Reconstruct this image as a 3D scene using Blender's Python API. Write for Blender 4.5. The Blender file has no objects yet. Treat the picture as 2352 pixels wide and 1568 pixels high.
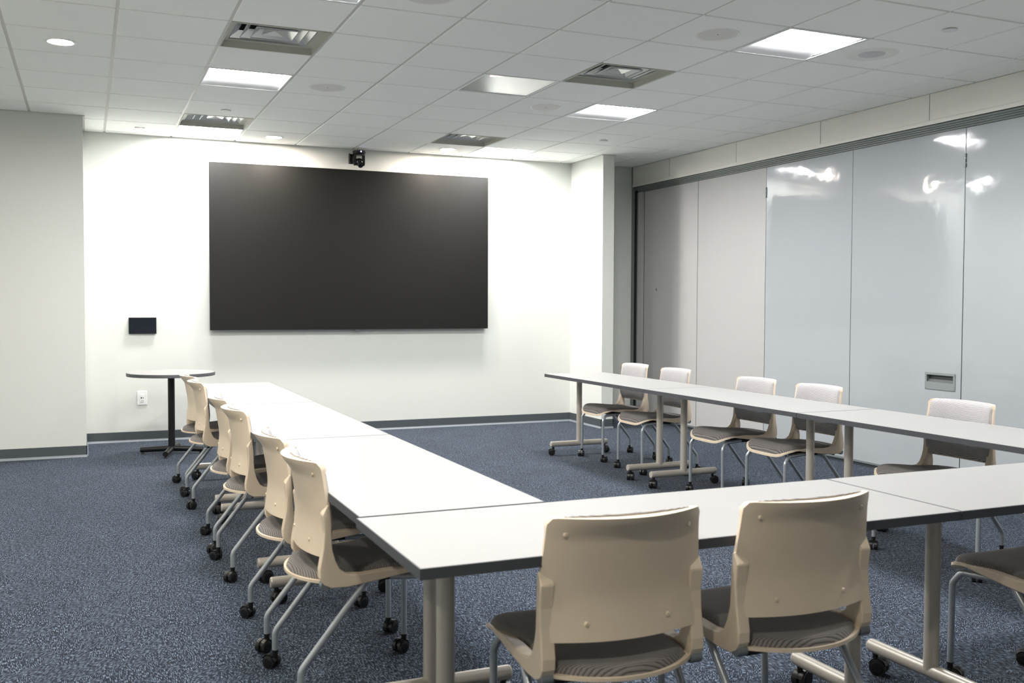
import bpy, bmesh, math, random
from mathutils import Vector, Matrix
random.seed(7)
COL = bpy.context.scene.collection
PI = math.pi
T = 0.6096            # ceiling grid module
Y0 = -0.1132          # first cross line of the grid in front of the back wall
CZ = 3.003            # ceiling height
ROOM_L, ROOM_R, ROOM_F = -1.75, 6.447, -12.6
PX = 6.50             # face of the folding partition

# ------------------------------------------------------------------ materials
def srgb(r, g, b):
    f = lambda c: (c / 255 / 12.92) if c / 255 <= 0.04045 else ((c / 255 + 0.055) / 1.055) ** 2.4
    return (f(r), f(g), f(b), 1.0)

def mat(name, col, rough=0.5, metal=0.0, spec=0.5, emit=0.0, ecol=None, coat=0.0,
        noise=None, bump=None):
    m = bpy.data.materials.new(name)
    m.use_nodes = True
    nt = m.node_tree
    b = nt.nodes['Principled BSDF']
    b.inputs['Base Color'].default_value = col
    b.inputs['Roughness'].default_value = rough
    b.inputs['Metallic'].default_value = metal
    b.inputs['Specular IOR Level'].default_value = spec
    b.inputs['Coat Weight'].default_value = coat
    if coat:
        b.inputs['Coat Roughness'].default_value = 0.05
    if emit:
        b.inputs['Emission Color'].default_value = ecol or col
        b.inputs['Emission Strength'].default_value = emit
    tc = None
    if noise or bump:
        tc = nt.nodes.new('ShaderNodeTexCoord')
    if noise:                       # (scale, amount): slight mottling of the base colour
        n = nt.nodes.new('ShaderNodeTexNoise'); n.inputs['Scale'].default_value = noise[0]
        n.inputs['Detail'].default_value = 4
        nt.links.new(tc.outputs['Object'], n.inputs['Vector'])
        mx = nt.nodes.new('ShaderNodeMix'); mx.data_type = 'RGBA'
        mx.inputs['A'].default_value = tuple(c * (1 - noise[1]) for c in col[:3]) + (1,)
        mx.inputs['B'].default_value = tuple(min(1, c * (1 + noise[1])) for c in col[:3]) + (1,)
        nt.links.new(n.outputs['Fac'], mx.inputs['Factor'])
        nt.links.new(mx.outputs['Result'], b.inputs['Base Color'])
    if bump:                        # (scale, strength, distance)
        n = nt.nodes.new('ShaderNodeTexNoise'); n.inputs['Scale'].default_value = bump[0]
        n.inputs['Detail'].default_value = 3
        nt.links.new(tc.outputs['Object'], n.inputs['Vector'])
        bp = nt.nodes.new('ShaderNodeBump'); bp.inputs['Strength'].default_value = bump[1]
        bp.inputs['Distance'].default_value = bump[2]
        nt.links.new(n.outputs['Fac'], bp.inputs['Height'])
        nt.links.new(bp.outputs['Normal'], b.inputs['Normal'])
    return m

def math_node(nt, op, a, b=None, c=None):
    n = nt.nodes.new('ShaderNodeMath'); n.operation = op
    for i, v in enumerate((a, b, c)):
        if v is None: continue
        if isinstance(v, (int, float)): n.inputs[i].default_value = v
        else: nt.links.new(v, n.inputs[i])
    return n.outputs[0]

def carpet_mat():
    m = bpy.data.materials.new('blue_carpet'); m.use_nodes = True
    nt = m.node_tree; b = nt.nodes['Principled BSDF']
    b.inputs['Roughness'].default_value = 0.95
    b.inputs['Specular IOR Level'].default_value = 0.1
    b.inputs['Sheen Weight'].default_value = 0.08
    tc = nt.nodes.new('ShaderNodeTexCoord')
    # patches a few centimetres wide in which the loops run one way or the other
    vo = nt.nodes.new('ShaderNodeTexVoronoi'); vo.inputs['Scale'].default_value = 13
    nt.links.new(tc.outputs['Object'], vo.inputs['Vector'])
    sep = nt.nodes.new('ShaderNodeSeparateColor'); nt.links.new(vo.outputs['Color'], sep.inputs[0])
    pick = math_node(nt, 'GREATER_THAN', sep.outputs[0], 0.5)
    def dashes(rot, sc):
        mp = nt.nodes.new('ShaderNodeMapping')
        mp.inputs['Rotation'].default_value = (0, 0, rot)
        mp.inputs['Scale'].default_value = sc
        nt.links.new(tc.outputs['Object'], mp.inputs['Vector'])
        # rotation is applied after scaling in a point mapping, so rotate first
        rt = nt.nodes.new('ShaderNodeMapping'); rt.inputs['Rotation'].default_value = (0, 0, rot)
        mp.inputs['Rotation'].default_value = (0, 0, 0)
        nt.links.new(tc.outputs['Object'], rt.inputs['Vector'])
        nt.links.new(rt.outputs['Vector'], mp.inputs['Vector'])
        n = nt.nodes.new('ShaderNodeTexNoise'); n.inputs['Scale'].default_value = 1.0
        n.inputs['Detail'].default_value = 0.5; n.inputs['Distortion'].default_value = 0.1
        nt.links.new(mp.outputs['Vector'], n.inputs['Vector'])
        return n.outputs['Fac']
    d1 = dashes(-1.66, (42, 330, 1)); d2 = dashes(-0.87, (55, 330, 1))
    mx = nt.nodes.new('ShaderNodeMix'); mx.data_type = 'FLOAT'
    nt.links.new(pick, mx.inputs['Factor']); nt.links.new(d1, mx.inputs['A']); nt.links.new(d2, mx.inputs['B'])
    cr = nt.nodes.new('ShaderNodeValToRGB')
    e = cr.color_ramp.elements
    e[0].position = 0.46; e[0].color = CARPET[0]
    e[1].position = 0.65; e[1].color = CARPET[2]
    k = e.new(0.54); k.color = CARPET[1]
    nt.links.new(mx.outputs['Result'], cr.inputs['Fac'])
    # broad, faint dye variation
    n2 = nt.nodes.new('ShaderNodeTexNoise'); n2.inputs['Scale'].default_value = 3.0
    nt.links.new(tc.outputs['Object'], n2.inputs['Vector'])
    v = math_node(nt, 'MULTIPLY_ADD', n2.outputs['Fac'], 0.5, 0.75)
    hs = nt.nodes.new('ShaderNodeHueSaturation')
    nt.links.new(v, hs.inputs['Value']); nt.links.new(cr.outputs['Color'], hs.inputs['Color'])
    nt.links.new(hs.outputs['Color'], b.inputs['Base Color'])
    bp = nt.nodes.new('ShaderNodeBump'); bp.inputs['Strength'].default_value = 0.4
    bp.inputs['Distance'].default_value = 0.003
    nt.links.new(mx.outputs['Result'], bp.inputs['Height'])
    nt.links.new(bp.outputs['Normal'], b.inputs['Normal'])
    return m

CARPET = (srgb(6, 13, 26), srgb(14, 28, 49), srgb(108, 121, 137))

def fabric_mat(name, axis, dark, light, period=0.0066):
    """ribbed upholstery: thin wavy ribs running across the chair"""
    m = bpy.data.materials.new(name); m.use_nodes = True
    nt = m.node_tree; b = nt.nodes['Principled BSDF']
    b.inputs['Roughness'].default_value = 0.9
    b.inputs['Specular IOR Level'].default_value = 0.15
    b.inputs['Sheen Weight'].default_value = 0.15
    tc = nt.nodes.new('ShaderNodeTexCoord')
    sp = nt.nodes.new('ShaderNodeSeparateXYZ'); nt.links.new(tc.outputs['Object'], sp.inputs[0])
    co = sp.outputs[axis]
    if axis == 2: co = math_node(nt, 'MULTIPLY_ADD', sp.outputs[1], -0.8, co)
    wob = nt.nodes.new('ShaderNodeTexNoise'); wob.inputs['Scale'].default_value = 14
    nt.links.new(tc.outputs['Object'], wob.inputs['Vector'])
    p = math_node(nt, 'MULTIPLY_ADD', wob.outputs['Fac'], 0.006, co)
    s = math_node(nt, 'SINE', math_node(nt, 'MULTIPLY', p, 2 * PI / period))
    s = math_node(nt, 'MULTIPLY_ADD', s, 0.5, 0.5)
    fine = nt.nodes.new('ShaderNodeTexNoise'); fine.inputs['Scale'].default_value = 350
    nt.links.new(tc.outputs['Object'], fine.inputs['Vector'])
    s2 = math_node(nt, 'MULTIPLY_ADD', math_node(nt, 'SUBTRACT', fine.outputs['Fac'], 0.5), 0.6, s)
    cr = nt.nodes.new('ShaderNodeValToRGB')
    cr.color_ramp.elements[0].position = 0.02; cr.color_ramp.elements[0].color = dark
    cr.color_ramp.elements[1].position = 0.42; cr.color_ramp.elements[1].color = light
    nt.links.new(s2, cr.inputs['Fac']); nt.links.new(cr.outputs['Color'], b.inputs['Base Color'])
    bp = nt.nodes.new('ShaderNodeBump'); bp.inputs['Strength'].default_value = 0.5
    bp.inputs['Distance'].default_value = 0.002
    nt.links.new(s2, bp.inputs['Height']); nt.links.new(bp.outputs['Normal'], b.inputs['Normal'])
    return m

def screen_mat():
    """matt black LED wall: fine pixel grain, satin surface"""
    m = bpy.data.materials.new('led_wall_face'); m.use_nodes = True
    nt = m.node_tree; b = nt.nodes['Principled BSDF']
    b.inputs['Base Color'].default_value = srgb(44, 42, 38)
    b.inputs['Roughness'].default_value = 0.48
    b.inputs['Specular IOR Level'].default_value = 0.22
    tc = nt.nodes.new('ShaderNodeTexCoord')
    n = nt.nodes.new('ShaderNodeTexNoise'); n.inputs['Scale'].default_value = 60
    nt.links.new(tc.outputs['Object'], n.inputs['Vector'])
    mx = nt.nodes.new('ShaderNodeMix'); mx.data_type = 'RGBA'
    mx.inputs['A'].default_value = srgb(19, 19, 18); mx.inputs['B'].default_value = srgb(26, 26, 24)
    nt.links.new(n.outputs['Fac'], mx.inputs['Factor']); nt.links.new(mx.outputs['Result'], b.inputs['Base Color'])
    return m

M = {}
M['wall'] = mat('painted_wall', srgb(211, 213, 208), 0.75, spec=0.2, bump=(180, 0.05, 0.001))
M['tile'] = mat('acoustic_tile', srgb(248, 249, 245), 0.95, spec=0.05, noise=(140, 0.02), bump=(260, 0.1, 0.001))
M['tbar'] = mat('grid_tee', srgb(212, 212, 206), 0.5, spec=0.3)
M['angle'] = mat('wall_angle', srgb(190, 190, 184), 0.5, spec=0.3)
M['carpet'] = carpet_mat()
M['base'] = mat('rubber_base', srgb(74, 80, 84), 0.45, spec=0.4)
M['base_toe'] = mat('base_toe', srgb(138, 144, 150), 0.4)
M['screen'] = screen_mat()
M['screen_side'] = mat('screen_side', srgb(24, 24, 24), 0.5)
M['panel_matt'] = mat('partition_vinyl', srgb(176, 176, 175), 0.55, spec=0.35, noise=(40, 0.01))
M['panel_gloss'] = mat('whiteboard_skin', srgb(166, 171, 175), 0.07, spec=0.5, bump=(2.4, 0.35, 0.012))
M['fascia'] = mat('fascia_board', srgb(226, 225, 219), 0.6, spec=0.3)
M['fascia_gap'] = mat('fascia_joint', srgb(150, 152, 150), 0.6)
M['alu_dark'] = mat('dark_anodised', srgb(116, 123, 121), 0.5, metal=0.1)
M['alu_black'] = mat('track_black', srgb(22, 25, 25), 0.6)
M['alu_light'] = mat('brushed_aluminium', srgb(170, 174, 176), 0.35, metal=0.7)
M['handle'] = mat('handle_grey', srgb(132, 138, 138), 0.5, noise=(30, 0.03))
M['handle_in'] = mat('handle_recess', srgb(96, 101, 101), 0.5)
M['laminate'] = mat('white_laminate', srgb(147, 147, 146), 0.55, spec=0.25)
M['edge'] = mat('table_edge', srgb(78, 80, 84), 0.5, spec=0.35)
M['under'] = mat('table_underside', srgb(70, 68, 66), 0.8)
M['taupe'] = mat('taupe_powder_coat', srgb(186, 180, 170), 0.32, metal=0.15, spec=0.5)
M['silver'] = mat('silver_powder_coat', srgb(172, 178, 184), 0.3, metal=0.45, spec=0.5)
M['shell'] = mat('beige_plastic', srgb(226, 209, 186), 0.42, spec=0.4, bump=(900, 0.05, 0.0005))
M['cap'] = mat('grey_plastic', srgb(112, 118, 122), 0.45)
M['black'] = mat('black_plastic', srgb(18, 18, 19), 0.35, spec=0.45)
M['blackmetal'] = mat('black_powder_coat', srgb(14, 14, 16), 0.4, spec=0.4)
M['wheel'] = mat('black_tread', srgb(26, 26, 27), 0.6)
M['back_fabric'] = fabric_mat('ribbed_back_fabric', 2, srgb(108, 104, 105), srgb(184, 182, 183))
M['seat_fabric_shaded'] = fabric_mat('ribbed_seat_fabric_shaded', 1, srgb(80, 76, 74), srgb(130, 126, 124))  # seat cloth darkened: shade under the tables is put into its colour
M['white_plastic'] = mat('white_plastic', srgb(228, 229, 228), 0.4)
M['fixture'] = mat('fixture_white', srgb(236, 237, 236), 0.55, spec=0.3)
M['reflector'] = mat('reflector_white', srgb(246, 247, 248), 0.6, spec=0.2)
M['lens'] = mat('lit_lens', srgb(250, 250, 255), 0.5, emit=25.0, ecol=(1.0, 0.995, 0.985, 1))
M['lens_warm'] = mat('lit_lens_warm', srgb(255, 240, 225), 0.5, emit=110.0, ecol=(1.0, 0.88, 0.78, 1))
M['lens_soft'] = mat('lit_lens_soft', srgb(255, 250, 240), 0.5, emit=100.0, ecol=(1.0, 0.92, 0.80, 1))
M['louver'] = mat('louver_metal', srgb(214, 216, 214), 0.28, metal=0.55, spec=0.5)
M['diff_frame'] = mat('diffuser_frame', srgb(190, 190, 180), 0.6)
M['dark_duct'] = mat('duct_dark', srgb(112, 117, 118), 0.8)
M['grille'] = mat('speaker_grille', srgb(226, 225, 219), 0.7, noise=(500, 0.06))
M['grille_ring'] = mat('speaker_ring', srgb(236, 235, 229), 0.5)
M['grey_grille'] = mat('grey_grille', srgb(205, 207, 205), 0.7, noise=(400, 0.08))
M['mic'] = mat('microphone_panel', srgb(196, 198, 194), 0.22, spec=0.6)
M['red'] = mat('red_led', (1, 0.05, 0.04, 1), 0.5, emit=3.0, ecol=(1, 0.08, 0.06, 1))
M['pink'] = mat('pink_led', (1, 0.3, 0.3, 1), 0.5, emit=1.2, ecol=(1, 0.35, 0.33, 1))
M['blue_led'] = mat('blue_led', (0.5, 0.5, 1, 1), 0.5, emit=4.0, ecol=(0.55, 0.5, 1, 1))
M['glass_black'] = mat('black_glass', srgb(8, 16, 28), 0.12, spec=0.5)
M['lens_glass'] = mat('camera_lens', srgb(6, 6, 10), 0.05, spec=0.8)
M['steel'] = mat('hinge_steel', srgb(120, 124, 126), 0.35, metal=0.8)

# ------------------------------------------------------------------ mesh helpers
class MB:
    def __init__(s): s.v = []; s.f = []; s.mi = []; s.sm = []
    def add(s, vs, fs, mi=0, smooth=False):
        o = len(s.v); s.v += [tuple(v) for v in vs]
        for f in fs: s.f.append([i + o for i in f]); s.mi.append(mi); s.sm.append(smooth)
        return s
    def box(s, lo, hi, mi=0):
        x0, y0, z0 = lo; x1, y1, z1 = hi
        s.add([(x0,y0,z0),(x1,y0,z0),(x1,y1,z0),(x0,y1,z0),(x0,y0,z1),(x1,y0,z1),(x1,y1,z1),(x0,y1,z1)],
              [(0,3,2,1),(4,5,6,7),(0,1,5,4),(1,2,6,5),(2,3,7,6),(3,0,4,7)], mi)
        return s
    def cyl(s, p0, p1, r0, r1=None, n=20, mi=0, caps=True):
        r1 = r0 if r1 is None else r1
        p0 = Vector(p0); p1 = Vector(p1); d = (p1 - p0).normalized()
        a = d.orthogonal().normalized(); b = d.cross(a)
        vs = []
        for p, r in ((p0, r0), (p1, r1)):
            for k in range(n):
                t = 2 * PI * k / n; vs.append(p + a * (r * math.cos(t)) + b * (r * math.sin(t)))
        fs = [(k, (k + 1) % n, n + (k + 1) % n, n + k) for k in range(n)]
        s.add(vs, fs, mi, True)
        if caps:
            s.add(vs[:n], [tuple(range(n))[::-1]], mi); s.add(vs[n:], [tuple(range(n))], mi)
        return s
    def lathe(s, c, prof, n=32, axis='Z', mi=0, close=True):
        """prof: list of (r, h) revolved about the axis through c"""
        c = Vector(c); vs = []; fs = []
        for r, h in prof:
            for k in range(n):
                t = 2 * PI * k / n; a, b = r * math.cos(t), r * math.sin(t)
                vs.append(c + (Vector((a, b, h)) if axis == 'Z' else Vector((h, a, b)) if axis == 'X' else Vector((b, h, a))))
        for j in range(len(prof) - 1):
            for k in range(n):
                fs.append((j*n+k, j*n+(k+1) % n, (j+1)*n+(k+1) % n, (j+1)*n+k))
        s.add(vs, fs, mi, True)
        if close:
            for j, rev in ((0, True), (len(prof) - 1, False)):
                if prof[j][0] > 1e-6:
                    ring = vs[j*n:(j+1)*n]; s.add(ring, [tuple(range(n))[::-1] if rev else tuple(range(n))], mi)
        return s
    def tube(s, pts, r, n=14, rb=0.0, mi=0):
        """tube through pts, corners rounded with radius rb"""
        pts = [Vector(p) for p in pts]; path = [pts[0]]
        for i in range(1, len(pts) - 1):
            a, b, c = pts[i-1], pts[i], pts[i+1]
            u = (a - b).normalized(); w = (c - b).normalized()
            ang = u.angle(w)
            if rb and ang < PI - 1e-3:
                L = min(rb / math.tan(ang / 2), (a - b).length * 0.48, (c - b).length * 0.48)
                for k in range(7):
                    t = k / 6; path.append((b + u*L)*(1-t)**2 + b*2*t*(1-t) + (b + w*L)*t*t)
            else: path.append(b)
        path.append(pts[-1])
        d = (path[1] - path[0]).normalized(); a = d.orthogonal().normalized()
        vs = []
        for i, p in enumerate(path):
            if i == 0: d = path[1] - path[0]
            elif i == len(path) - 1: d = path[-1] - path[-2]
            else: d = path[i+1] - path[i-1]
            d = d.normalized(); a = (a - d * a.dot(d)).normalized(); b = d.cross(a)
            for k in range(n):
                t = 2*PI*k/n; vs.append(p + a*(r*math.cos(t)) + b*(r*math.sin(t)))
        m = len(path)
        fs = [(i*n+k, i*n+(k+1) % n, (i+1)*n+(k+1) % n, (i+1)*n+k) for i in range(m-1) for k in range(n)]
        s.add(vs, fs, mi, True)
        s.add(vs[:n], [tuple(range(n))[::-1]], mi); s.add(vs[-n:], [tuple(range(n))], mi)
        return s
    def slab(s, f0, f1, nu, nv, mi=0, smooth=True):
        """closed slab between two surfaces f(u,v), u,v in 0..1"""
        vs = []
        for f in (f0, f1):
            for j in range(nv + 1):
                for i in range(nu + 1): vs.append(f(i/nu, j/nv))
        w = nu + 1; o = w * (nv + 1); fs = []
        for j in range(nv):
            for i in range(nu):
                a, b, c, d = j*w+i, j*w+i+1, (j+1)*w+i+1, (j+1)*w+i
                fs.append((a, d, c, b)); fs.append((o+a, o+b, o+c, o+d))
        rim = [i for i in range(w)] + [j*w+nu for j in range(1, nv+1)] + [nv*w+i for i in range(nu-1, -1, -1)] + [j*w for j in range(nv-1, 0, -1)]
        for k in range(len(rim)):
            a, b = rim[k], rim[(k+1) % len(rim)]
            fs.append((a, b, o+b, o+a))
        s.add(vs, fs, mi, smooth)
        return s
    def prism_x(s, poly, x0, x1, mi=0, smooth=False):
        n = len(poly)
        vs = [(x0, y, z) for y, z in poly] + [(x1, y, z) for y, z in poly]
        s.add(vs, [tuple(range(n))[::-1], tuple(range(n, 2*n))], mi)
        s.add(vs, [(k, (k+1) % n, n+(k+1) % n, n+k) for k in range(n)], mi, smooth)
        return s
    def build(s, name, mats, parent=None, bevel=0.0, seg=2, loc=None):
        me = bpy.data.meshes.new(name); me.from_pydata(s.v, [], s.f)
        if not isinstance(mats, (list, tuple)): mats = [mats]
        for m in mats: me.materials.append(m)
        for p, mi, sm in zip(me.polygons, s.mi, s.sm): p.material_index = mi; p.use_smooth = sm
        bm = bmesh.new(); bm.from_mesh(me)
        bmesh.ops.remove_doubles(bm, verts=bm.verts, dist=1e-5)
        bmesh.ops.recalc_face_normals(bm, faces=bm.faces)
        if any(s.sm):
            for e in bm.edges:
                if len(e.link_faces) == 2 and e.calc_face_angle(0) > 0.7: e.smooth = False
        bm.to_mesh(me); bm.free()
        o = bpy.data.objects.new(name, me); COL.objects.link(o)
        if parent is not None: o.parent = parent
        if loc: o.location = loc
        if bevel:
            b = o.modifiers.new('bevel', 'BEVEL'); b.width = bevel; b.segments = seg
            b.limit_method = 'ANGLE'; b.angle_limit = 0.6; b.harden_normals = False
        return o

def thing(name, label, cat, loc=(0, 0, 0), rz=0.0, group=None):
    o = bpy.data.objects.new(name, None); COL.objects.link(o)
    o.location = loc; o.rotation_euler = (0, 0, rz); o.empty_display_size = 0.1
    return tag(o, label, cat, group)
def tag(o, label=None, cat=None, group=None, kind=None):
    if label: o['label'] = label
    if cat: o['category'] = cat
    if group: o['group'] = group
    if kind: o['kind'] = kind
    return o
def copy_tree(o, parent=None):
    c = o.copy(); COL.objects.link(c)
    if parent is not None: c.parent = parent; c.matrix_parent_inverse = o.matrix_parent_inverse.copy()
    for ch in list(o.children): copy_tree(ch, c)
    return c
def struct(o): o['kind'] = 'structure'; return o
def smooth(a, b, x):
    t = max(0.0, min(1.0, (x - a) / (b - a))); return t*t*(3-2*t)
def interp(tab, x):
    if x <= tab[0][0]: return tab[0][1]
    for (a, p), (b, q) in zip(tab, tab[1:]):
        if x <= b:
            t = (x - a) / (b - a); return p + (q - p) * t
    return tab[-1][1]
def spline(tab, x):
    """Catmull-Rom through the table, smooth"""
    n = len(tab)
    if x <= tab[0][0]: return tab[0][1]
    if x >= tab[-1][0]: return tab[-1][1]
    for i in range(n - 1):
        if x <= tab[i+1][0]:
            x0, y0 = tab[i]; x1, y1 = tab[i+1]
            m0 = (tab[i+1][1] - tab[i-1][1]) / (tab[i+1][0] - tab[i-1][0]) if i else (y1-y0)/(x1-x0)
            m1 = (tab[i+2][1] - y0) / (tab[i+2][0] - x0) if i + 2 < n else (y1-y0)/(x1-x0)
            h = x1 - x0; t = (x - x0) / h
            return (2*t**3-3*t*t+1)*y0 + (t**3-2*t*t+t)*h*m0 + (-2*t**3+3*t*t)*y1 + (t**3-t*t)*h*m1

# ------------------------------------------------------------------ room shell
COLX, COLY = 0.42, -0.86            # left chase in front of the back wall
PIX0, PIX1, PIY = 5.635, 5.775, -0.775   # pier at the right end of the back wall
struct(MB().box((ROOM_L-.1, ROOM_F-.1, -.1), (6.75, .15, 0)).build('floor', M['carpet']))
struct(MB().box((ROOM_L, 0, 0), (6.75, .12, CZ)).build('wall_back', M['wall']))
struct(MB().box((ROOM_L, COLY, 0), (COLX, 0, CZ)).build('wall_chase', M['wall']))
struct(MB().box((PIX0, PIY, 0), (PIX1, 0, CZ)).build('wall_pier', M['wall']))
struct(MB().box((ROOM_L-.12, ROOM_F, 0), (ROOM_L, .12, 3.2)).build('wall_left', M['wall']))
struct(MB().box((ROOM_L-.12, ROOM_F-.12, 0), (6.75, ROOM_F, 3.2)).build('wall_front', M['wall']))

def baseboard(name, runs):
    """runs: (x0,y0,x1,y1,nx,ny): strip along the segment, n points into the room"""
    m = MB()
    H, th, toe = 0.102, 0.006, 0.013
    for x0, y0, x1, y1, nx, ny in runs:
        prof = [(0, 0), (toe, 0), (toe, .004), (th+.002, .012), (th, .022), (th, H-.002), (th-.002, H), (0, H)]
        vs = [(x0+nx*d, y0+ny*d, z) for d, z in prof] + [(x1+nx*d, y1+ny*d, z) for d, z in prof]
        n = len(prof)
        for k in range(n):
            k2 = (k+1) % n
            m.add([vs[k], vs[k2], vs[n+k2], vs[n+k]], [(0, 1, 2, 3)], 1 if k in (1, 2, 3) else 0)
        m.add(vs[:n], [tuple(range(n))]); m.add(vs[n:], [tuple(range(n))])
    return struct(m.build(name, [M['base'], M['base_toe']]))
baseboard('baseboard_back', [(COLX, 0, PIX0, 0, 0, -1)])
baseboard('baseboard_chase', [(ROOM_L, COLY, COLX+.006, COLY, 0, -1), (COLX, COLY-.006, COLX, 0, 1, 0)])
baseboard('baseboard_pier', [(PIX0, PIY-.006, PIX0, 0, -1, 0), (PIX0-.006, PIY, PIX1+.006, PIY, 0, -1), (PIX1, PIY-.006, PIX1, 0, 1, 0)])
baseboard('baseboard_recess', [(PIX1, 0, 6.42, 0, 0, -1)])
baseboard('baseboard_left', [(ROOM_L, ROOM_F, ROOM_L, COLY, 1, 0)])

# ------------------------------------------------------------------ ceiling
def cell(i, j):     # x0,x1,y0,y1 ; j=-1 is the strip next to the back wall
    x0, x1 = i*T, (i+1)*T
    y1 = Y0 - j*T; y0 = y1 - T
    return max(x0, ROOM_L), min(x1, ROOM_R), max(y0, ROOM_F), min(y1, 0.0)
LIGHTS = [(c, r) for c in (2, 7) for r in (0, 4, 8, 12)]
DIFFS = [(2, 1), (2, 6), (6, 1), (6, 6), (2, 14), (6, 14)]
MICS = [(5, 5)]
ACCESS = [(5, 1)]
holes = set(LIGHTS + DIFFS + MICS + ACCESS)
tiles = MB()
G = 0.0105; D = 0.007
for i in range(-3, 11):
    for j in range(-1, 21):
        if (i, j) in holes: continue
        x0, x1, y0, y1 = cell(i, j)
        if x1 - x0 < .04 or y1 - y0 < .04: continue
        a = [(x0+G, y0+G), (x1-G, y0+G), (x1-G, y1-G), (x0+G, y1-G)]
        e = .002
        b = [(x0+G+e, y0+G+e), (x1-G-e, y0+G+e), (x1-G-e, y1-G-e), (x0+G+e, y1-G-e)]
        vs = [(x, y, CZ+D) for x, y in a] + [(x, y, CZ+e) for x, y in a] + [(x, y, CZ) for x, y in b] + [(x, y, CZ+.02) for x, y in a]
        fs = [(8, 9, 10, 11)]
        for k in range(4):
            k2 = (k+1) % 4
            fs += [(k, k2, 4+k2, 4+k), (4+k, 4+k2, 8+k2, 8+k), (k, k2, 12+k2, 12+k)]
        fs.append((12, 13, 14, 15))
        tiles.add(vs, fs)
struct(tiles.build('ceiling', M['tile']))
tb = MB()
for i in range(-2, 11): tb.box((i*T-.012, ROOM_F, CZ+D), (i*T+.012, 0, CZ+D+.03))
for j in range(0, 21):
    y = Y0 - j*T
    if y > ROOM_F + .03: 
        for i in range(-3, 11):
            x0, x1, _, _ = cell(i, j)
            tb.box((x0+.012, y-.012, CZ+D+.0004), (x1-.012, y+.012, CZ+D+.03))
struct(tb.build('trim_1', M['tbar']))
wa = MB()
for lo, hi in (((ROOM_L, -.018), (ROOM_R, 0)), ((ROOM_L, COLY-.018), (COLX+.018, COLY)), ((COLX, COLY-.018), (COLX+.018, 0)),
               ((PIX0-.018, PIY-.018), (PIX0, 0)), ((PIX0-.018, PIY-.018), (PIX1+.018, PIY)), ((PIX1, PIY), (PIX1+.018, 0)),
               ((ROOM_R-.018, ROOM_F), (ROOM_R, 0)), ((ROOM_L, ROOM_F), (ROOM_L+.018, 0)), ((ROOM_L, ROOM_F), (ROOM_R, ROOM_F+.018))):
    wa.box((lo[0], lo[1], CZ-.0015), (hi[0], hi[1], CZ+.02))
struct(wa.build('trim_2', M['angle']))
struct(MB().box((ROOM_L, ROOM_F, CZ+.17), (6.75, .12, CZ+.2)).build('trim_3', M['dark_duct']))

# troffers
def make_troffer():
    t = thing('troffer_light', 'x', 'ceiling light', group='square recessed troffer lights in the ceiling')
    h = T/2 - .012; o = .283
    fr = MB()
    for a, b in (((-h, -h), (h, -o)), ((-h, o), (h, h)), ((-h, -o), (-o, o)), ((o, -o), (h, o))):
        fr.box((a[0], a[1], -.001), (b[0], b[1], .010))
    fr.build('frame', M['fixture'], t)
    rf = MB()
    for sy in (-1, 1):
        prof = []
        for k in range(9):
            a = k/8
            prof.append((sy*(o - a*(.130 if sy < 0 else .205)), .003 + .037*(a if sy < 0 else a**2.0)))
        for k in range(8):
            (y0, z0), (y1, z1) = prof[k], prof[k+1]
            rf.add([(-o, y0, z0), (o, y0, z0), (o, y1, z1), (-o, y1, z1)], [(0, 1, 2, 3)], 0, True)
    for sx in (-1, 1):
        rf.add([(sx*o, -o, .004), (sx*o, o, .004), (sx*o, o, .06), (sx*o, -o, .06)], [(0, 1, 2, 3)])
    rf.build('reflector', M['reflector'], t)
    ln = MB(); n = 10; vs = []
    for k in range(n+1):
        a = -1 + 2*k/n; vs += [(-o+.002, -.0375 + a*.1155, .039 + .001*a*a), (o-.002, -.0375 + a*.1155, .039 + .001*a*a)]
    ln.add(vs, [(2*k, 2*k+1, 2*k+3, 2*k+2) for k in range(n)], 0, True)
    ln.build('lens', M['lens'], t)
    MB().box((-h, -h, .062), (h, h, .10)).build('housing', M['fixture'], t)
    return t
LBL = {(2,0): 'lit square ceiling light beside the back wall, above the left end of the screen',
       (2,4): 'lit square ceiling light between two vents on the left side of the ceiling',
       (2,8): 'lit square ceiling light cut by the top edge of the photo, nearest on the left',
       (7,0): 'lit square ceiling light beside the back wall, above the right end of the screen',
       (7,4): 'lit square ceiling light on the right, midway down the room, second largest there',
       (7,8): 'largest lit square ceiling light, at upper right between a speaker and a round vent',
       (2,12): 'lit square ceiling light behind the camera on the left side',
       (7,12): 'lit square ceiling light behind the camera on the right side',
       (2,16): 'lit square ceiling light farthest behind the camera on the left',
       (7,16): 'lit square ceiling light farthest behind the camera on the right'}
def cellc(i, j): return ((i+.5)*T, Y0 - (j+.5)*T, CZ)
proto = make_troffer()
for k, c in enumerate(LIGHTS):
    o = proto if k == 0 else copy_tree(proto)
    o.location = cellc(*c); o['label'] = LBL[c]

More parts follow.
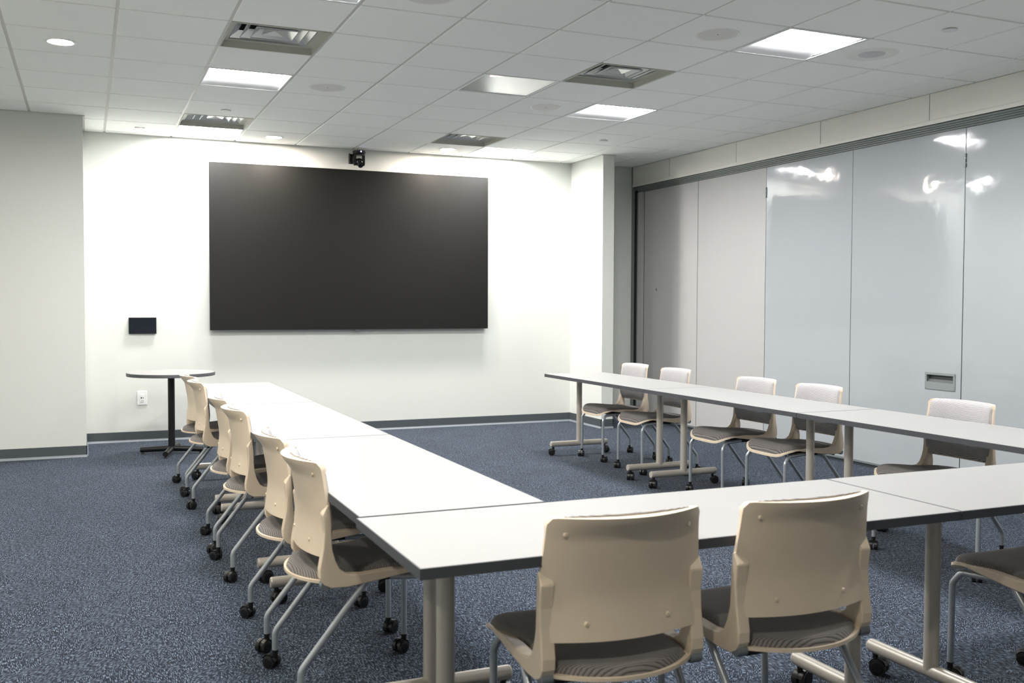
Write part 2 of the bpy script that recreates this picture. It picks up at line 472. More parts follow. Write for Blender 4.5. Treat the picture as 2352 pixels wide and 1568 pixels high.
def make_diffuser():
    t = thing('air_diffuser', 'x', 'ceiling vent', group='square louvred supply air vents in the ceiling')
    h = T/2 - .011; o = .288
    fr = MB()
    for a, b in (((-h, -h), (h, -o)), ((-h, o), (h, h)), ((-h, -o), (-o, o)), ((o, -o), (h, o))):
        fr.box((a[0], a[1], -.002), (b[0], b[1], .045))
    o2 = .245
    for a, b in (((-o, -o), (o, -o2)), ((-o, o2), (o, o)), ((-o, -o2), (-o2, o2)), ((o2, -o2), (o, o2))):
        fr.box((a[0], a[1], .040), (b[0], b[1], .048))
    fr.build('frame', M['diff_frame'], t, bevel=.001)
    def cone(a0, z0, a1, z1, th=.0016):
        m = MB()
        for s_ in range(4):
            r = Matrix.Rotation(s_*PI/2, 3, 'Z')
            q = [Vector((-a0, a0, z0)), Vector((a0, a0, z0)), Vector((a1, a1, z1)), Vector((-a1, a1, z1))]
            lip = [Vector((-a0, a0, z0)), Vector((a0, a0, z0)), Vector((a0, a0, z0-.007)), Vector((-a0, a0, z0-.007))]
            m.add([r @ v for v in q], [(0, 1, 2, 3)]); m.add([r @ v for v in lip], [(0, 1, 2, 3)])
        return m
    for a0, z0, a1, z1 in ((.243, .048, .19, .088), (.185, .040, .135, .088), (.128, .034, .07, .080)):
        c = cone(a0, z0, a1, z1).build('louver', M['louver'], t)
        sm = c.modifiers.new('s', 'SOLIDIFY'); sm.thickness = .0015
    MB().add([(-.07, -.07, .040), (.07, -.07, .040), (.07, .07, .040), (-.07, .07, .040), (0, 0, .052)],
             [(0, 1, 4), (1, 2, 4), (2, 3, 4), (3, 0, 4)]).build('centre_plate', M['louver'], t)
    b = MB(); z0, z1 = .048, .155
    b.add([(-.25,-.25,z0),(.25,-.25,z0),(.25,.25,z0),(-.25,.25,z0),(-.25,-.25,z1),(.25,-.25,z1),(.25,.25,z1),(-.25,.25,z1)],
          [(4,5,6,7),(0,1,5,4),(1,2,6,5),(2,3,7,6),(3,0,4,7)])
    b.build('duct', M['dark_duct'], t)
    return t
DL = {(2,1): 'small square air vent touching the wall-side light above the left of the screen',
      (2,6): 'largest square air vent at upper left, in front of a lit square light',
      (6,1): 'small square air vent near the wall, right of the loose access tile',
      (6,6): 'square air vent right of the frosted sensor panel with a shiny inner frame',
      (2,14): 'square air vent behind the camera on the left', (6,14): 'square air vent behind the camera on the right'}
proto = make_diffuser()
for k, c in enumerate(DIFFS):
    o = proto if k == 0 else copy_tree(proto)
    o.location = cellc(*c); o['label'] = DL[c]

# ceiling microphone panel
t = thing('ceiling_microphone_panel', 'flat frosted square panel in the ceiling with a small red indicator', 'ceiling panel', cellc(5, 5))
h = T/2-.011
MB().box((-h+.012, -h+.012, .0035), (h-.012, h-.012, .02)).build('face', M['mic'], t)
m = MB()
for a, b in (((-h, -h), (h, -h+.012)), ((-h, h-.012), (h, h)), ((-h, -h+.012), (-h+.012, h-.012)), ((h-.012, -h+.012), (h, h-.012))):
    m.box((a[0], a[1], 0), (b[0], b[1], .02))
m.build('frame', M['fixture'], t)
tag(MB().box((-.235, -.262, .0005), (-.165, -.240, .006)).build('indicator_light', M['pink'], t), 'glowing red indicator')

# loose access tile, one side hanging a little
ac = MB(); h = T/2-.016
ac.box((-h, -h, -.004), (h, h, .012))
o = ac.build('access_tile', M['tile']); o.location = cellc(*ACCESS[0]); o.rotation_euler = (math.radians(-.5), math.radians(.9), 0)
tag(o, 'slightly dropped ceiling tile with dark gaps on two sides, left of a small vent', 'ceiling tile')

# round speakers
def make_speaker():
    t = thing('ceiling_speaker', 'x', 'ceiling speaker', group='round flush speakers in the ceiling')
    MB().lathe((0, 0, 0), [(.118, .0), (.132, -.004), (.134, 0), (.134, .003), (.117, .003)], 48, close=False).build('ring', M['grille_ring'], t)
    MB().lathe((0, 0, 0), [(.0, -.0035), (.06, -.003), (.118, -.001), (.118, .004), (0, .004)], 48, close=False).build('grille', M['grille'], t)
    b = MB().box((-.006, -.003, -.0045), (.006, .003, -.002)).build('badge', M['black'], t); b.rotation_euler = (0, 0, .8)
    b.location = (-.004, -.01, 0)
    return t
SP = [((3, 4), 'round ceiling speaker right of the left-hand midway light'), ((3, 8), 'round ceiling speaker cut by the top edge of the photo'),
      ((6, 4), 'round ceiling speaker left of the right-hand midway light'), ((6, 8), 'round ceiling speaker left of the largest lit square light')]
proto = make_speaker()
for k, (c, l) in enumerate(SP):
    o = proto if k == 0 else copy_tree(proto)
    o.location = cellc(*c); o['label'] = l
t = thing('round_air_vent', 'faint round ceiling vent with a greyer centre, right of the largest light', 'ceiling vent', (5.152, -5.31, CZ))
MB().lathe((0, 0, 0), [(.085, -.001), (.12, -.003), (.165, -.002), (.172, .001), (.085, .001)], 48, close=False).build('outer_ring', M['grille_ring'], t)
MB().lathe((0, 0, 0), [(0, -.004), (.08, -.004), (.085, -.001), (.085, .002), (0, .002)], 40, close=False).build('grille', M['grey_grille'], t)

# downlights
def make_down(mt):
    t = thing('downlight', 'x', 'ceiling light', group='small round downlights')
    MB().lathe((0, 0, 0), [(.068, -.001), (.078, -.005), (.094, -.004), (.097, 0), (.097, .002), (.068, .010)], 40, close=False).build('trim_ring', M['fixture'], t)
    MB().lathe((0, 0, 0), [(0, -.002), (.070, -.002), (.070, .002), (0, .002)], 32, close=False).build('lens', mt, t)
    return t
for x, y, mt, l in ((.301, -3.475, 'lens_soft', 'round lit downlight alone at the upper left of the ceiling'),
                    (2.151, -.41, 'lens_warm', 'small warm round downlight beside the wall, left of the wall camera'),
                    (3.969, -.40, 'lens_warm', 'small warm round downlight beside the wall, right of the wall camera'),
                    (.301, -6.52, 'lens_soft', 'round lit downlight just above the photo frame on the left'),
                    (.301, -9.57, 'lens_soft', 'added unseen fill downlight above the camera on the left'),  # added out of view to lift the near chair backs
                    (-.918, -4.95, 'lens_soft', 'added unseen fill downlight by the left wall, nearest the back wall'),  # added out of view as warm fill on the left chair backs
                    (-.918, -8.00, 'lens_soft', 'added unseen fill downlight by the left wall, beside the camera')):  # second added fill lamp for the left chairs, also unseen
    t = make_down(M[mt]); t.location = (x, y, CZ); t['label'] = l

# sprinkler cover plates
def make_sprinkler():
    t = thing('sprinkler_cover', 'x', 'sprinkler', group='small round sprinkler covers in the ceiling')
    MB().lathe((0, 0, 0), [(0, -.010), (.040, -.010), (.043, -.007), (.043, -.004), (0, -.004)], 32, close=False).build('cover_plate', M['white_plastic'], t)
    MB().lathe((0, 0, 0), [(.030, -.005), (.032, .003), (0, .003)], 24, close=False).build('cup', M['dark_duct'], t)
    return t
for k, (x, y, l) in enumerate(((1.537, -1.632, 'small round sprinkler cover just in front of the small vent at left'),
                (5.191, -1.60, 'small round sprinkler cover on the ceiling in front of the white pier'),
                (5.149, -5.95, 'small round sprinkler cover at the upper right, above the round vent'))):
    if k == 0: proto = make_sprinkler(); o = proto
    else: o = copy_tree(proto)
    o.location = (x, y, CZ); o['label'] = l
t = thing('ceiling_sensor', 'tiny white ceiling sensor with a red light by the back wall at left', 'sensor', (.91, -.425, CZ))
MB().box((-.045, -.03, -.008), (.045, .03, 0)).build('plate', M['white_plastic'], t, bevel=.002)
tag(MB().lathe((0.01, 0, 0), [(0, -.013), (.008, -.011), (.009, -.008), (0, -.008)], 16, close=False).build('indicator_light', M['red'], t), 'glowing red indicator')

# ------------------------------------------------------------------ folding partition (right)
f = MB()
FY = [0, -.83, -2.07, -3.31, -4.55, -5.79, -7.03, -8.27, -9.51, -10.75, -12.6]
for a, b in zip(FY, FY[1:]):
    f.box((ROOM_R, b+.004, 2.80), (ROOM_R+.012, a-.004, CZ+.02), 0)
f.box((ROOM_R+.005, ROOM_F, 2.80), (ROOM_R+.02, 0, CZ+.02), 1)
struct(f.build('wall_right', [M['fascia'], M['fascia_gap']]))
struct(MB().box((ROOM_R-.004, ROOM_F, 2.766), (ROOM_R+.03, -.02, 2.797)).box((ROOM_R, ROOM_F, 2.797), (ROOM_R+.01, -.02, 2.802))
       .build('trim_4', M['fascia'], bevel=.001))
hd = MB()
hd.box((ROOM_R+.004, ROOM_F, 2.7605), (ROOM_R+.03, -.02, 2.766), 1)
hd.box((ROOM_R+.05, ROOM_F, 2.7025), (6.62, -.02, 2.80), 1)
for k, (x, z0, z1) in enumerate(((6.454, 2.7455, 2.7605), (6.466, 2.7315, 2.7445), (6.478, 2.7175, 2.7305), (6.490, 2.7025, 2.7165))):
    hd.box((x, ROOM_F, z0), (6.55, -.02, z1), 0)
struct(hd.build('trim_5', [M['alu_dark'], M['alu_black']]))
jm = MB()     # wall jamb at the recess corner
jm.box((ROOM_R-.004, -.022, 2.766), (ROOM_R+.02, 0, CZ), 0)
jm.box((ROOM_R-.002, -.050, 0), (ROOM_R+.012, 0, 2.766), 0)
jm.box((ROOM_R+.014, -.072, 0), (6.60, -.048, 2.72), 1)
jm.box((ROOM_R+.03, -.085, 0), (6.60, -.075, 2.70), 0)
struct(jm.build('trim_6', [M['alu_dark'], M['alu_black']]))
struct(MB().box((6.60, ROOM_F, 0), (6.72, .0, 2.78)).build('wall_behind_partition', M['alu_black']))

PZ0, PZ1 = 0.045, 2.701
def panel(y1, y0, gloss, label):
    """y1 nearer the back wall"""
    t = thing('partition_panel', label, 'partition panel', (PX, (y0+y1)/2, 0), group='panels of the folding partition')
    h = (y1-y0)/2
    body = MB().box((0, -h+.004, PZ0), (.08, h-.004, PZ1))
    body.build('face', M['panel_gloss'] if gloss else M['panel_matt'], t, bevel=.002)
    MB().box((.002, -h+.001, PZ0), (.06, -h+.004, PZ1)).box((.002, h-.004, PZ0), (.06, h-.001, PZ1)).build('edge_trim', M['steel'], t)
    sw = MB().box((-.004, -h+.003, .028), (.08, h-.003, .045), 0).box((.012, -h+.003, 0.002), (.07, h-.003, .028), 1)
    sw.build('bottom_sweep', [M['alu_light'], M['base']], t)
    return t, h
PY = [-.207, -1.322, -2.488, -3.666, -4.857, -6.05, -7.24, -8.43, -9.62, -10.81, -12.0]
PL = ['narrow-looking matt grey partition panel with a round lock, next to the jamb',
      'matt pale partition panel between the locked panel and the glossy panels',
      'glossy white partition panel nearest the matt panels, with a bright light reflection',
      'glossy white partition panel with a recessed grey pull handle',
      'glossy white partition panel cut by the right edge of the photo',
      'partition panel outside the photo, first past its right edge', 'partition panel outside the photo, second past its right edge',
      'partition panel outside the photo, third past its right edge', 'partition panel outside the photo, fourth past its right edge',
      'partition panel outside the photo, fifth past its right edge']
def hinge(t, y, z):
    h = MB()
    for k in range(3):
        h.cyl((-.004, y, z-.052+k*.036), (-.004, y, z-.052+k*.036+.031), .0075, n=12)
    h.box((-.001, y-.012, z-.052), (.002, y+.012, z+.051))
    h.build('hinge', M['steel'], t)
for k in range(10):
    t, h = panel(PY[k], PY[k+1], 2 <= k <= 4, PL[k])
    cy = (PY[k]+PY[k+1])/2
    if k in (1, 3):
        hinge(t, -h, 2.457)
    if k == 0:
        lk = MB().lathe((0, -.493-cy, 1.545), [(0, -.006), (.013, -.006), (.017, -.003), (.018, 0), (0, .001)], 24, axis='X', close=False)
        lo = lk.build('lock', M['alu_light'], t)
        MB().box((-.0075, -.493-cy-.002, 1.545-.007), (-.005, -.493-cy+.002, 1.545+.007)).build('keyhole', M['alu_black'], lo)
    if k == 3:
        ya, yb, za, zb = -4.803-cy, -4.509-cy, .716, .849
        p = MB(); W = .018; zm = za+.058; d = .035
        fx = -.006
        # plate with an opening, then the scooped pocket behind it
        p.box((fx, ya, za), (.0, yb, zm)); p.box((fx, ya, zb-W), (.0, yb, zb))
        p.box((fx, ya, zm), (.0, ya+W, zb-W)); p.box((fx, yb-W, zm), (.0, yb, zb-W))
        hdl = p.build('pull_handle', M['handle'], t, bevel=.0015)
        # the pocket is cut into the panel face
        q = MB()
        for lo_, hi_ in (((-.0008, ya+W, zm), (0.0, yb-W, zb-W)),): q.box(lo_, hi_)
        q.v = []; q.f = []; q.mi = []; q.sm = []
        Y_, Z_ = (ya+W, yb-W), (zm, zb-W)
        q.add([(0, Y_[0], Z_[0]), (0, Y_[1], Z_[0]), (0, Y_[1], Z_[1]), (0, Y_[0], Z_[1]),
               (d, Y_[0]+.004, Z_[0]+.03), (d, Y_[1]-.004, Z_[0]+.03), (d, Y_[1]-.004, Z_[1]), (d, Y_[0]+.004, Z_[1])],
              [(4, 5, 6, 7), (0, 1, 5, 4), (1, 2, 6, 5), (2, 3, 7, 6), (3, 0, 4, 7)])
        q.build('recess', M['handle_in'], hdl)
        for yy in (ya+.008, yb-.008):
            MB().lathe((fx, yy, za+.008), [(0, -.001), (.003, -.001), (.0035, 0.001)], 12, axis='X', close=False).build('screw', M['steel'], hdl)
        # cut the pocket out of the panel body
        face = [c for c in t.children if c.name.startswith('face')][0]
        bm = MB(); dd = .002
        yl, yh, zl, zh = Y_[0]-dd, Y_[1]+dd, Z_[0]-dd, Z_[1]+dd
        hh = h-.004; x0, x1 = 0, .08
        for lo_, hi_ in (((x0, -hh, PZ0), (x1, hh, zl)), ((x0, -hh, zh), (x1, hh, PZ1)), ((x0, -hh, zl), (x1, yl, zh)), ((x0, yh, zl), (x1, hh, zh))):
            bm.box(lo_, hi_)
        me0 = face.data; tmp = bm.build('face_tmp', M['panel_gloss']); face.data = tmp.data
        bpy.data.objects.remove(tmp); face.data.name = 'face'; face.modifiers.clear()

# lead strip between jamb and first panel
o = MB().box((PX-.015, -.183, .03), (6.59, -.086, 2.70)).build('partition_jamb_strip', M['panel_matt'])
tag(o, 'narrow pale closing strip of the folding partition beside the dark jamb', 'partition panel')
struct(MB().box((PX+.012, -.207, .02), (6.59, -.183, 2.70)).build('trim_7', M['alu_black']))

# ------------------------------------------------------------------ screen, camera, control panel, outlet
t = thing('video_wall', 'large black video wall screen mounted on the white back wall', 'screen', (3.064, 0, 1.095))
SX, SH = 1.497, 1.678
MB().box((-SX, -.085, 0), (SX, -.070, SH)).build('screen', M['screen'], t, bevel=.001)
MB().box((-SX+.012, -.070, .012), (SX-.012, -.012, SH-.012)).build('cabinet', M['screen_side'], t)
MB().box((-SX+.06, -.012, .10), (SX-.06, 0, SH-.10)).build('mounting_frame', M['steel'], t)
MB().box((-.02, -.075, -.016), (.03, -.045, 0)).cyl((.0, -.06, -.022), (.0, -.06, -.012), .008).build('sensor', M['steel'], t)

t = thing('ptz_camera', 'black pan tilt camera hung on the wall above the screen', 'camera', (3.085, 0, 2.80))
pl = MB().box((-.085, -.006, .045), (-.035, 0, .150)).box((-.060, -.10, .128), (.0, 0, .136))
pl.box((-.085, -.060, .045), (-.081, 0, .150))
pl.build('wall_bracket', M['black'], t, bevel=.003)
for z in (.06, .125):
    MB().lathe((-.068, -.006, z), [(0, -.0015), (.005, -.0015), (.006, 0)], 12, axis='Y', close=False).build('screw', M['steel'], t)
bs = MB().lathe((0, -.115, 0), [(0, .172), (.055, .172), (.066, .166), (.068, .142), (.062, .136), (0, .136)], 40, close=False).build('base', M['black'], t)
MB().lathe((.004, -.183, .156), [(0, -.003), (.005, -.003), (.006, 0.002)], 12, axis='Y', close=False).build('indicator_light', M['blue_led'], bs)
yk = MB().lathe((0, -.115, 0), [(0, .136), (.05, .136), (.053, .122), (0, .118)], 32, close=False)
for s in (-1, 1):
    yk.box((s*.046-.009, -.145, .045), (s*.046+.009, -.085, .125))
    yk.cyl((s*.046-.009, -.115, .045), (s*.046+.009, -.115, .045), .030, n=24)
yk.build('yoke', M['black'], t, bevel=.002)
hd_ = MB().lathe((0, -.115, .052), [(0, -.036), (.020, -.036), (.034, -.028), (.042, -.01), (.042, .01), (.034, .028), (.02, .036), (0, .036)], 28, axis='X', close=False)
hd_.cyl((0, -.125, .045), (.006, -.160, .008), .030, .027, n=28)
hd = hd_.build('camera_head', M['black'], t)
MB().cyl((.0062, -.1605, .0075), (.0068, -.164, .004), .021, n=24).build('lens', M['lens_glass'], hd)

t = thing('wall_touch_panel', 'small black glass touch panel on the wall above the round table', 'control panel', (.9375, 0, 1.063))
MB().box((-.123, -.022, .004), (.123, 0, .155)).build('housing', M['black'], t, bevel=.004)
MB().box((-.1275, -.030, 0), (.1275, -.022, .159)).build('screen', M['glass_black'], t, bevel=.002)

t = thing('wall_outlet', 'white wall outlet plate with dark sockets behind the round table', 'outlet', (.928, 0, .362))
MB().box((-.046, -.007, 0), (.046, 0, .137)).build('cover_plate', M['white_plastic'], t, bevel=.003)
MB().box((-.018, -.010, .032), (.018, -.006, .106)).build('insert', M['fixture'], t, bevel=.001)
for x, z, w, h_ in ((-.008, .070, .010, .014), (.009, .070, .006, .014), (-.005, .045, .004, .009), (.009, .045, .004, .009)):
    MB().box((x-w/2, -.0107, z-h_/2), (x+w/2, -.0098, z+h_/2)).build('socket', M['black'], t)
MB().box((-.015, -.0107, .092), (.015, -.0098, .094)).build('mark', M['grey_grille'], t)
for z in (.014, .123):
    MB().lathe((0, -.007, z), [(0, -.001), (.003, -.001), (.0035, .001)], 12, axis='Y', close=False).build('screw', M['grey_grille'], t)

# ------------------------------------------------------------------ casters
def caster_mb(r=.025, w=.018, stem=.02, top=.07, ang=0.0, trail=.018):
    """twin-wheel caster under the origin: stem on the axis, wheels trailing"""
    m = MB(); R_ = Matrix.Rotation(ang, 3, 'Z')
    def V(x, y, z): v = R_ @ Vector((x, y, z)); return v
    for s in (-1, 1):
        c0 = V(s*.005, -trail, r); c1 = V(s*(.005+w), -trail, r); cm = V(s*(.005+w+.002), -trail, r)
        m.cyl(c0, c1, r, n=22, mi=1); m.cyl(c1, cm, r*.86, r*.6, n=22, mi=0)
    # hood
    n = 10; prof = []
    for k in range(n+1):
        a = math.radians(20 + 150*k/n); prof.append((-trail - math.cos(a)*(r+.004), r + math.sin(a)*(r+.004)))
    vs = [V(x, y, z) for x in (-.020, .020) for y, z in prof]
    m.add(vs, [(k, k+1, n+1+k+1, n+1+k) for k in range(n)], 0, True)
    m.add([V(-.005, y, z) for y, z in prof] + [V(.005, y, z) for y, z in prof],
          [(k, k+1, n+1+k+1, n+1+k) for k in range(n)] + [tuple(range(n+1)), tuple(range(n+1, 2*n+2))], 0)
    m.cyl((0, 0, r*1.1), (0, 0, top), .011, .010, n=16)
    m.cyl((0, 0, top-.006), (0, 0, top), .0125, n=16)
    return m

# ------------------------------------------------------------------ chairs
BACK = [(.44, -.160), (.50, -.160), (.56, -.152), (.62, -.146), (.68, -.149), (.75, -.157), (.80, -.164), (.835, -.172)]
def y_rear(u, z):
    c = .040 + .012 * smooth(.55, .83, z)
    return spline(BACK, z) - c * (1 - u*u)
def hw_back(z): return .237 - .014 * smooth(.60, .83, z)
ZB, ZT = .510, .832
SEATP = [(-.25, .420), (-.15, .419), (0, .428), (.10, .437), (.19, .441), (.235, .434), (.265, .419), (.285, .400), (.30, .385)]
def flare(u, z): return .026 * (1 - u*u) * smooth(.768, .832, z)
def make_chair():
    t = thing('nesting_chair', 'x', 'chair')
    # back shell
    def zfun(u, v):
        a = abs(u); top = ZT - .018 * smooth(.92, 1.0, a)**2 + .002
        bot = ZB + .006*(u*u)
        return bot + (top - bot) * v
    def rear(i, j):
        u = -1 + 2*i; z = zfun(u, j); return (u*hw_back(z), y_rear(u, z) - flare(u, z), z)
    def front(i, j):
        u = -1 + 2*i; z = zfun(u, j); a = abs(u)
        th = .007 + .005 * smooth(.88, .96, a) + .018 * smooth(.94, .985, j) * (1 - .6*u*u)
        return (u*hw_back(z)*.995, y_rear(u, z) + min(th, .025), z - .0015)
    sh = MB().slab(rear, front, 40, 30).build('backrest', M['shell'], t)
    # side frames: arm of the back and rail of the seat in one
    poly = [(-.140, .690), (-.1355, .65), (-.134, .62), (-.133, .58), (-.130, .54), (-.119, .500), (-.104, .470), (-.080, .453), (-.03, .448), (.05, .453),
            (.12, .455), (.17, .453), (.176, .447), (.165, .440),
            (.10, .431), (0, .417), (-.08, .409), (-.135, .411), (-.160, .424), (-.173, .447), (-.174, .475), (-.168, .51), (-.161, .55), (-.158, .60), (-.165, .660), (-.147, .694)]
    for s in (-1, 1):
        m = MB().prism_x(poly, s*.199 if s > 0 else s*.2375, s*.2375 if s > 0 else s*.199)
        a = m.build('side_frame', M['shell'], t, bevel=.005, seg=3)
        MB().cyl((s*.202, -.154, .421), (s*.236, -.154, .421), .0165, n=20).build('pivot_cap', M['cap'], a, bevel=.002)
    # seat pan
    def yr(u): return -.240 + .080*abs(u)**2.2
    def yf(u): return .290 - .062*abs(u)**6
    def pan(off):
        def fn(i, j):
            u = -1 + 2*i; y = yr(u) + (yf(u)-yr(u))*j
            x = u*(.206 + .032*smooth(.02, .17, y))
            return (x, y, spline(SEATP, y) + off + .004*u*u)
        return fn
    MB().slab(pan(-.001), pan(.009), 30, 40).build('seat_shell', M['shell'], t)
    # seat pad
    def pad(top):
        def fn(i, j):
            u = -1 + 2*i; w = -1 + 2*j
            y = (yr(u)+.008) + (yf(u)-.008 - yr(u)-.008)*j
            x = u*(.194 + .034*smooth(.02, .17, y))
            h = .008
            if top:
                ed = max(0, 1-abs(u)**9)**.5 * max(0, 1-abs(w)**16)**.5
                h = .010 + .027*ed - .006*(1-u*u)*(1-w*w)
            return (x, y, spline(SEATP, y) + h + .004*u*u)
        return fn
    MB().slab(pad(False), pad(True), 40, 56).build('seat_pad', M['seat_fabric_shaded'], t)
    # back pad
    z0, z1 = .515, .836
    def bpad(frontside):
        def fn(i, j):
            u = -1 + 2*i; w = -1 + 2*j; z = z0 + (z1-z0)*j; ub = u*.95
            z += (.003*(1-u*u) - .012*abs(u)**10) * smooth(.5, 1, j)
            y = y_rear(ub, z) + .008
            if frontside:
                ed = max(0, 1-abs(u)**10)**.5 * max(0, 1-abs(w)**12)**.5
                y += .004 + .026*ed
            return (ub*hw_back(z), y, z)
        return fn
    MB().slab(bpad(False), bpad(True), 40, 40).build('back_pad', M['back_fabric'], t)
    for x, z in ((-.178, .790), (.178, .790), (-.118, .556), (.118, .556)):
        u = x/hw_back(z); y = y_rear(u, z) - flare(u, z)
        MB().lathe((x, y, z), [(0, -.0045), (.005, -.004), (.0075, .001), (0, .001)], 14, axis='Y', close=False).build('screw', M['shell'], sh)
    # under-seat frame
    fr = MB().box((-.165, -.11, .398), (.165, .15, .418))
    fr.tube([(-.19, -.135, .405), (.19, -.135, .405)], .011)
    fr.build('seat_frame', M['black'], t, bevel=.006)
    # legs with casters
    k = 0
    for s in (-1, 1):
        lg = MB().tube([(s*.170, .09, .412), (s*.190, .232, .404), (s*.200, .262, .36), (s*.203, .262, .068)], .0115, rb=.035)
        lo = lg.build('leg', M['silver'], t)
        c = caster_mb(ang=(.5, -2.4)[k]).build('caster', [M['black'], M['wheel']], lo, loc=(s*.203, .262, 0)); k += 1
    k = 0
    for s in (-1, 1):
        lg = MB().tube([(s*.222, -.012, .418), (s*.222, -.236, .140), (s*.222, -.236, .068)], .0115, rb=.05)
        lg.cyl((s*.222, -.03, .40), (s*.15, -.03, .404), .009)
        lo = lg.build('leg', M['silver'], t)
        c = caster_mb(ang=(-.9, .7)[k]).build('caster', [M['black'], M['wheel']], lo, loc=(s*.222, -.236, 0)); k += 1
    return t
R90 = PI/2
LX, RX, FY_ = 1.307, 4.765, -7.99
GL, GR, GF = 'chairs along the left row of tables', 'chairs along the right row of tables', 'chairs at the near row of tables'
CH = [
 (LX, -6.875, -R90, 1.0, 'beige-backed chair tucked in at the left tables, nearest the camera', GL),
 (LX, -6.24, -R90, -0.6, 'beige-backed chair at the left tables, second from the camera', GL),
 (LX, -5.17, -R90, 2.0, 'beige-backed chair at the left tables, third from the camera', GL),
 (LX, -4.58, -R90, -1.4, 'beige-backed chair at the left tables, fourth from the camera', GL),
 (LX, -3.315, -R90, 0.2, 'beige-backed chair at the left tables, second from the round table', GL),
 (LX, -2.706, -R90, 2.5, 'beige-backed chair at the left tables, next to the round table', GL),
 (4.79, -2.656, R90, -0.9, 'chair with grey ribbed pads at the far end of the right tables', GR),
 (4.775, -3.345, R90, -1.5, 'chair with grey ribbed pads, second from the far end of the right tables', GR),
 (4.755, -4.455, R90, -0.5, 'chair with grey ribbed pads, third from the far end of the right tables', GR),
 (4.755, -5.127, R90, -0.7, 'chair with grey ribbed pads, fourth from the far end of the right tables', GR),
 (4.75, -6.305, R90, 0.3, 'chair with grey ribbed pads below the recessed handle of the partition', GR),
 (4.75, -7.01, R90, 0.5, 'chair of which only front legs show below the near table at the right edge', GR),
 (1.710, -7.990, 0, -1.4, 'large beige chair back in the foreground, left of the two', GF),
 (2.283, -8.001, 0, 1.0, 'large beige chair back in the foreground, right of the two', GF),
 (3.52, -7.99, 0, 0.5, 'chair at the lower right corner showing only its dark seat and a leg', GF),
]
proto = make_chair()
for k, (x, y, rz, dr, l, g) in enumerate(CH):
    o = proto if k == 0 else copy_tree(proto)
    o.location = (x, y, 0); o.rotation_euler = (0, 0, rz + math.radians(dr)); o['label'] = l; o['group'] = g

# ------------------------------------------------------------------ training tables
TZ, TH = .734, .028
def make_table(L, W, ins0, ins1, label, group):
    """length along local X from 0 to L, width along Y centred; legs at ins0 and L-ins1"""
    t = thing('training_table', label, 'table', group=group)
    e = .003
    MB().box((e, -W/2+e, TZ-TH+.002), (L-e, W/2-e, TZ)).build('tabletop', M['laminate'], t)
    r = MB()
    for a, b in (((0, -W/2), (L, -W/2+e)), ((0, W/2-e), (L, W/2)), ((0, -W/2+e), (e, W/2-e)), ((L-e, -W/2+e), (L, W/2-e))):
        r.box((a[0], a[1], TZ-TH), (b[0], b[1], TZ-.0006))
    r.build('edge_band', M['edge'], t)
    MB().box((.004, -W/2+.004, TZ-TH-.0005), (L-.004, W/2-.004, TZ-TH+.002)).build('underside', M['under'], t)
    MB().box((ins0, -.02, TZ-TH-.035), (L-ins1, .02, TZ-TH-.003)).build('crossbeam', M['taupe'], t, bevel=.003)
    n = 0
    for x in (ins0, L-ins1):
        lg = MB().cyl((x, 0, .105), (x, 0, TZ-TH-.012), .0255, n=28).box((x-.045, -.21, TZ-TH-.016), (x+.045, .21, TZ-TH-.001))
        lo = lg.build('leg', M['taupe'], t)
        ft = MB(); ft.cyl((x, -.282, .100), (x, .282, .100), .0250, n=28); ft.cyl((x, -.288, .100), (x, -.282, .100), .0225, .0250, n=28); ft.cyl((x, .282, .100), (x, .288, .100), .0250, .0225, n=28)
        fo = ft.build('foot_bar', M['taupe'], lo)
        for y in (-.262, .262):
            caster_mb(r=.030, w=.021, top=.080, ang=random.uniform(-3, 3), trail=.014).build('caster', [M['black'], M['wheel']], lo, loc=(x, y, 0)); n += 1
    return t
LX0, W = 1.168, .6096
def place(t, x, y, rz): t.location = (x, y, 0); t.rotation_euler = (0, 0, rz)
ljo = [-2.300, -4.030, -5.755, -7.520]
g = 'left row of white tables'
for k, (l, i0, i1) in enumerate((('white table at the far end of the left row, nearest the round table', .10, .27),
                                 ('white table in the middle of the left row', .04, .26),
                                 ('white table of the left row that meets the near row', .10, .24))):
    L = ljo[k]-ljo[k+1]-.004
    place(make_table(L, W, i0, i1, l, g), LX0+W/2, ljo[k], -R90)
g = 'right row of white tables'
rjo = [-2.205, -3.960, -5.700, -7.450]
for k, (l, i0, i1) in enumerate((('white table at the far end of the right row, nearest the white pier', .105, .26),
                                 ('white table in the middle of the right row', .08, .235),
                                 ('white table of the right row cut by the right edge of the photo', .10, .22))):
    L = rjo[k]-rjo[k+1]-.004
    place(make_table(L, W, i0, i1, l, g), 4.268+W/2, rjo[k], -R90)
g = 'near row of white tables'
place(make_table(1.748, W, .172, .140, 'white table in the foreground whose left corner points at the camera', g), 1.156, -7.832, 0)
place(make_table(1.748, W, .205, .20, 'white table in the near row, cut by the right edge of the photo', g), 2.908, -7.832, 0)

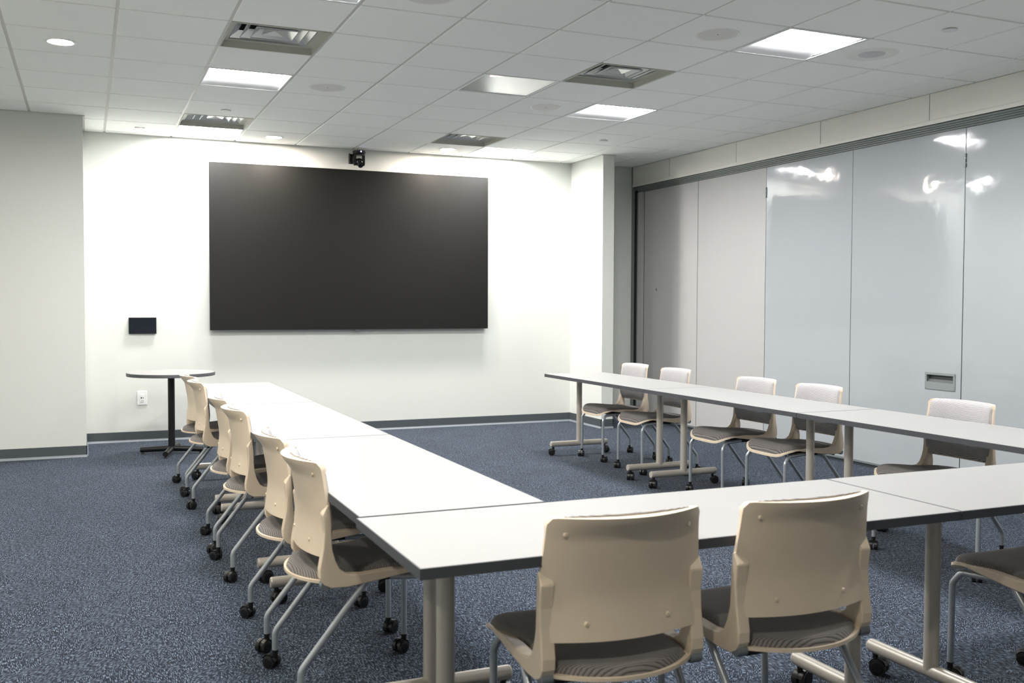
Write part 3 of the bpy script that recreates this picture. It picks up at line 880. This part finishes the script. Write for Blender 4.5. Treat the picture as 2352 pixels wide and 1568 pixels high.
# ------------------------------------------------------------------ round table
t = thing('round_table', 'small round white table with a black pedestal and crossed feet by the back wall', 'table', (1.13, -.95, 0))
zt = .742
MB().lathe((0, 0, 0), [(0, zt-.028), (.376, zt-.028), (.376, zt), (0, zt)], 96, close=False).build('tabletop', M['laminate'], t)
MB().lathe((0, 0, 0), [(.3755, zt-.0295), (.381, zt-.029), (.3815, zt-.003), (.380, zt-.0006), (.3755, zt-.0006)], 96, close=False).build('edge_band', M['edge'], t)
MB().cyl((0, 0, .05), (0, 0, zt-.036), .030, n=32).box((-.12, -.12, zt-.038), (.12, .12, zt-.029)).build('pedestal', M['blackmetal'], t)
for k, (dx, dy) in enumerate(((-.262, .075), (.262, -.075), (-.075, -.29), (.075, .29))):
    ft = MB().cyl((0, 0, .052), (dx, dy, .040), .026, .024, n=24)
    fo = ft.build('foot', M['blackmetal'], t)
    MB().cyl((dx*.93, dy*.93, 0), (dx*.93, dy*.93, .022), .014, .008, n=16).build('glide', M['wheel'], fo)

# ------------------------------------------------------------------ camera
yaw, pit, rol = .4062, -.0376, .0039
fw = Vector((math.sin(yaw)*math.cos(pit), math.cos(yaw)*math.cos(pit), math.sin(pit)))
rt = Vector((math.cos(yaw), -math.sin(yaw), 0)); up = rt.cross(fw)
c, s = math.cos(rol), math.sin(rol)
rt2 = rt*c + up*s; up2 = up*c - rt*s
cam = bpy.data.cameras.new('camera'); co = bpy.data.objects.new('camera', cam); COL.objects.link(co)
mw = Matrix((( rt2.x, up2.x, -fw.x, .4301), (rt2.y, up2.y, -fw.y, -10.3747), (rt2.z, up2.z, -fw.z, 1.3667), (0, 0, 0, 1)))
co.matrix_world = mw
cam.sensor_width = 36.0; cam.lens = 2274.06/2352*36.0
cam.clip_start = .05; cam.clip_end = 60
cam.dof.use_dof = True; cam.dof.focus_distance = 6.6; cam.dof.aperture_fstop = 5.0
sc = bpy.context.scene
sc.camera = co

w = bpy.data.worlds.new('world'); sc.world = w; w.use_nodes = True
w.node_tree.nodes['Background'].inputs['Color'].default_value = (.8, .85, 1, 1)
w.node_tree.nodes['Background'].inputs['Strength'].default_value = 0.02
sc.view_settings.view_transform = 'Standard'
sc.view_settings.look = 'None'
sc.view_settings.gamma = 1.0
sc.view_settings.exposure = 2.78
sc.view_settings.use_curve_mapping = False
sc.cycles.max_bounces = 10
sc.cycles.diffuse_bounces = 6
sc.cycles.sample_clamp_indirect = 8
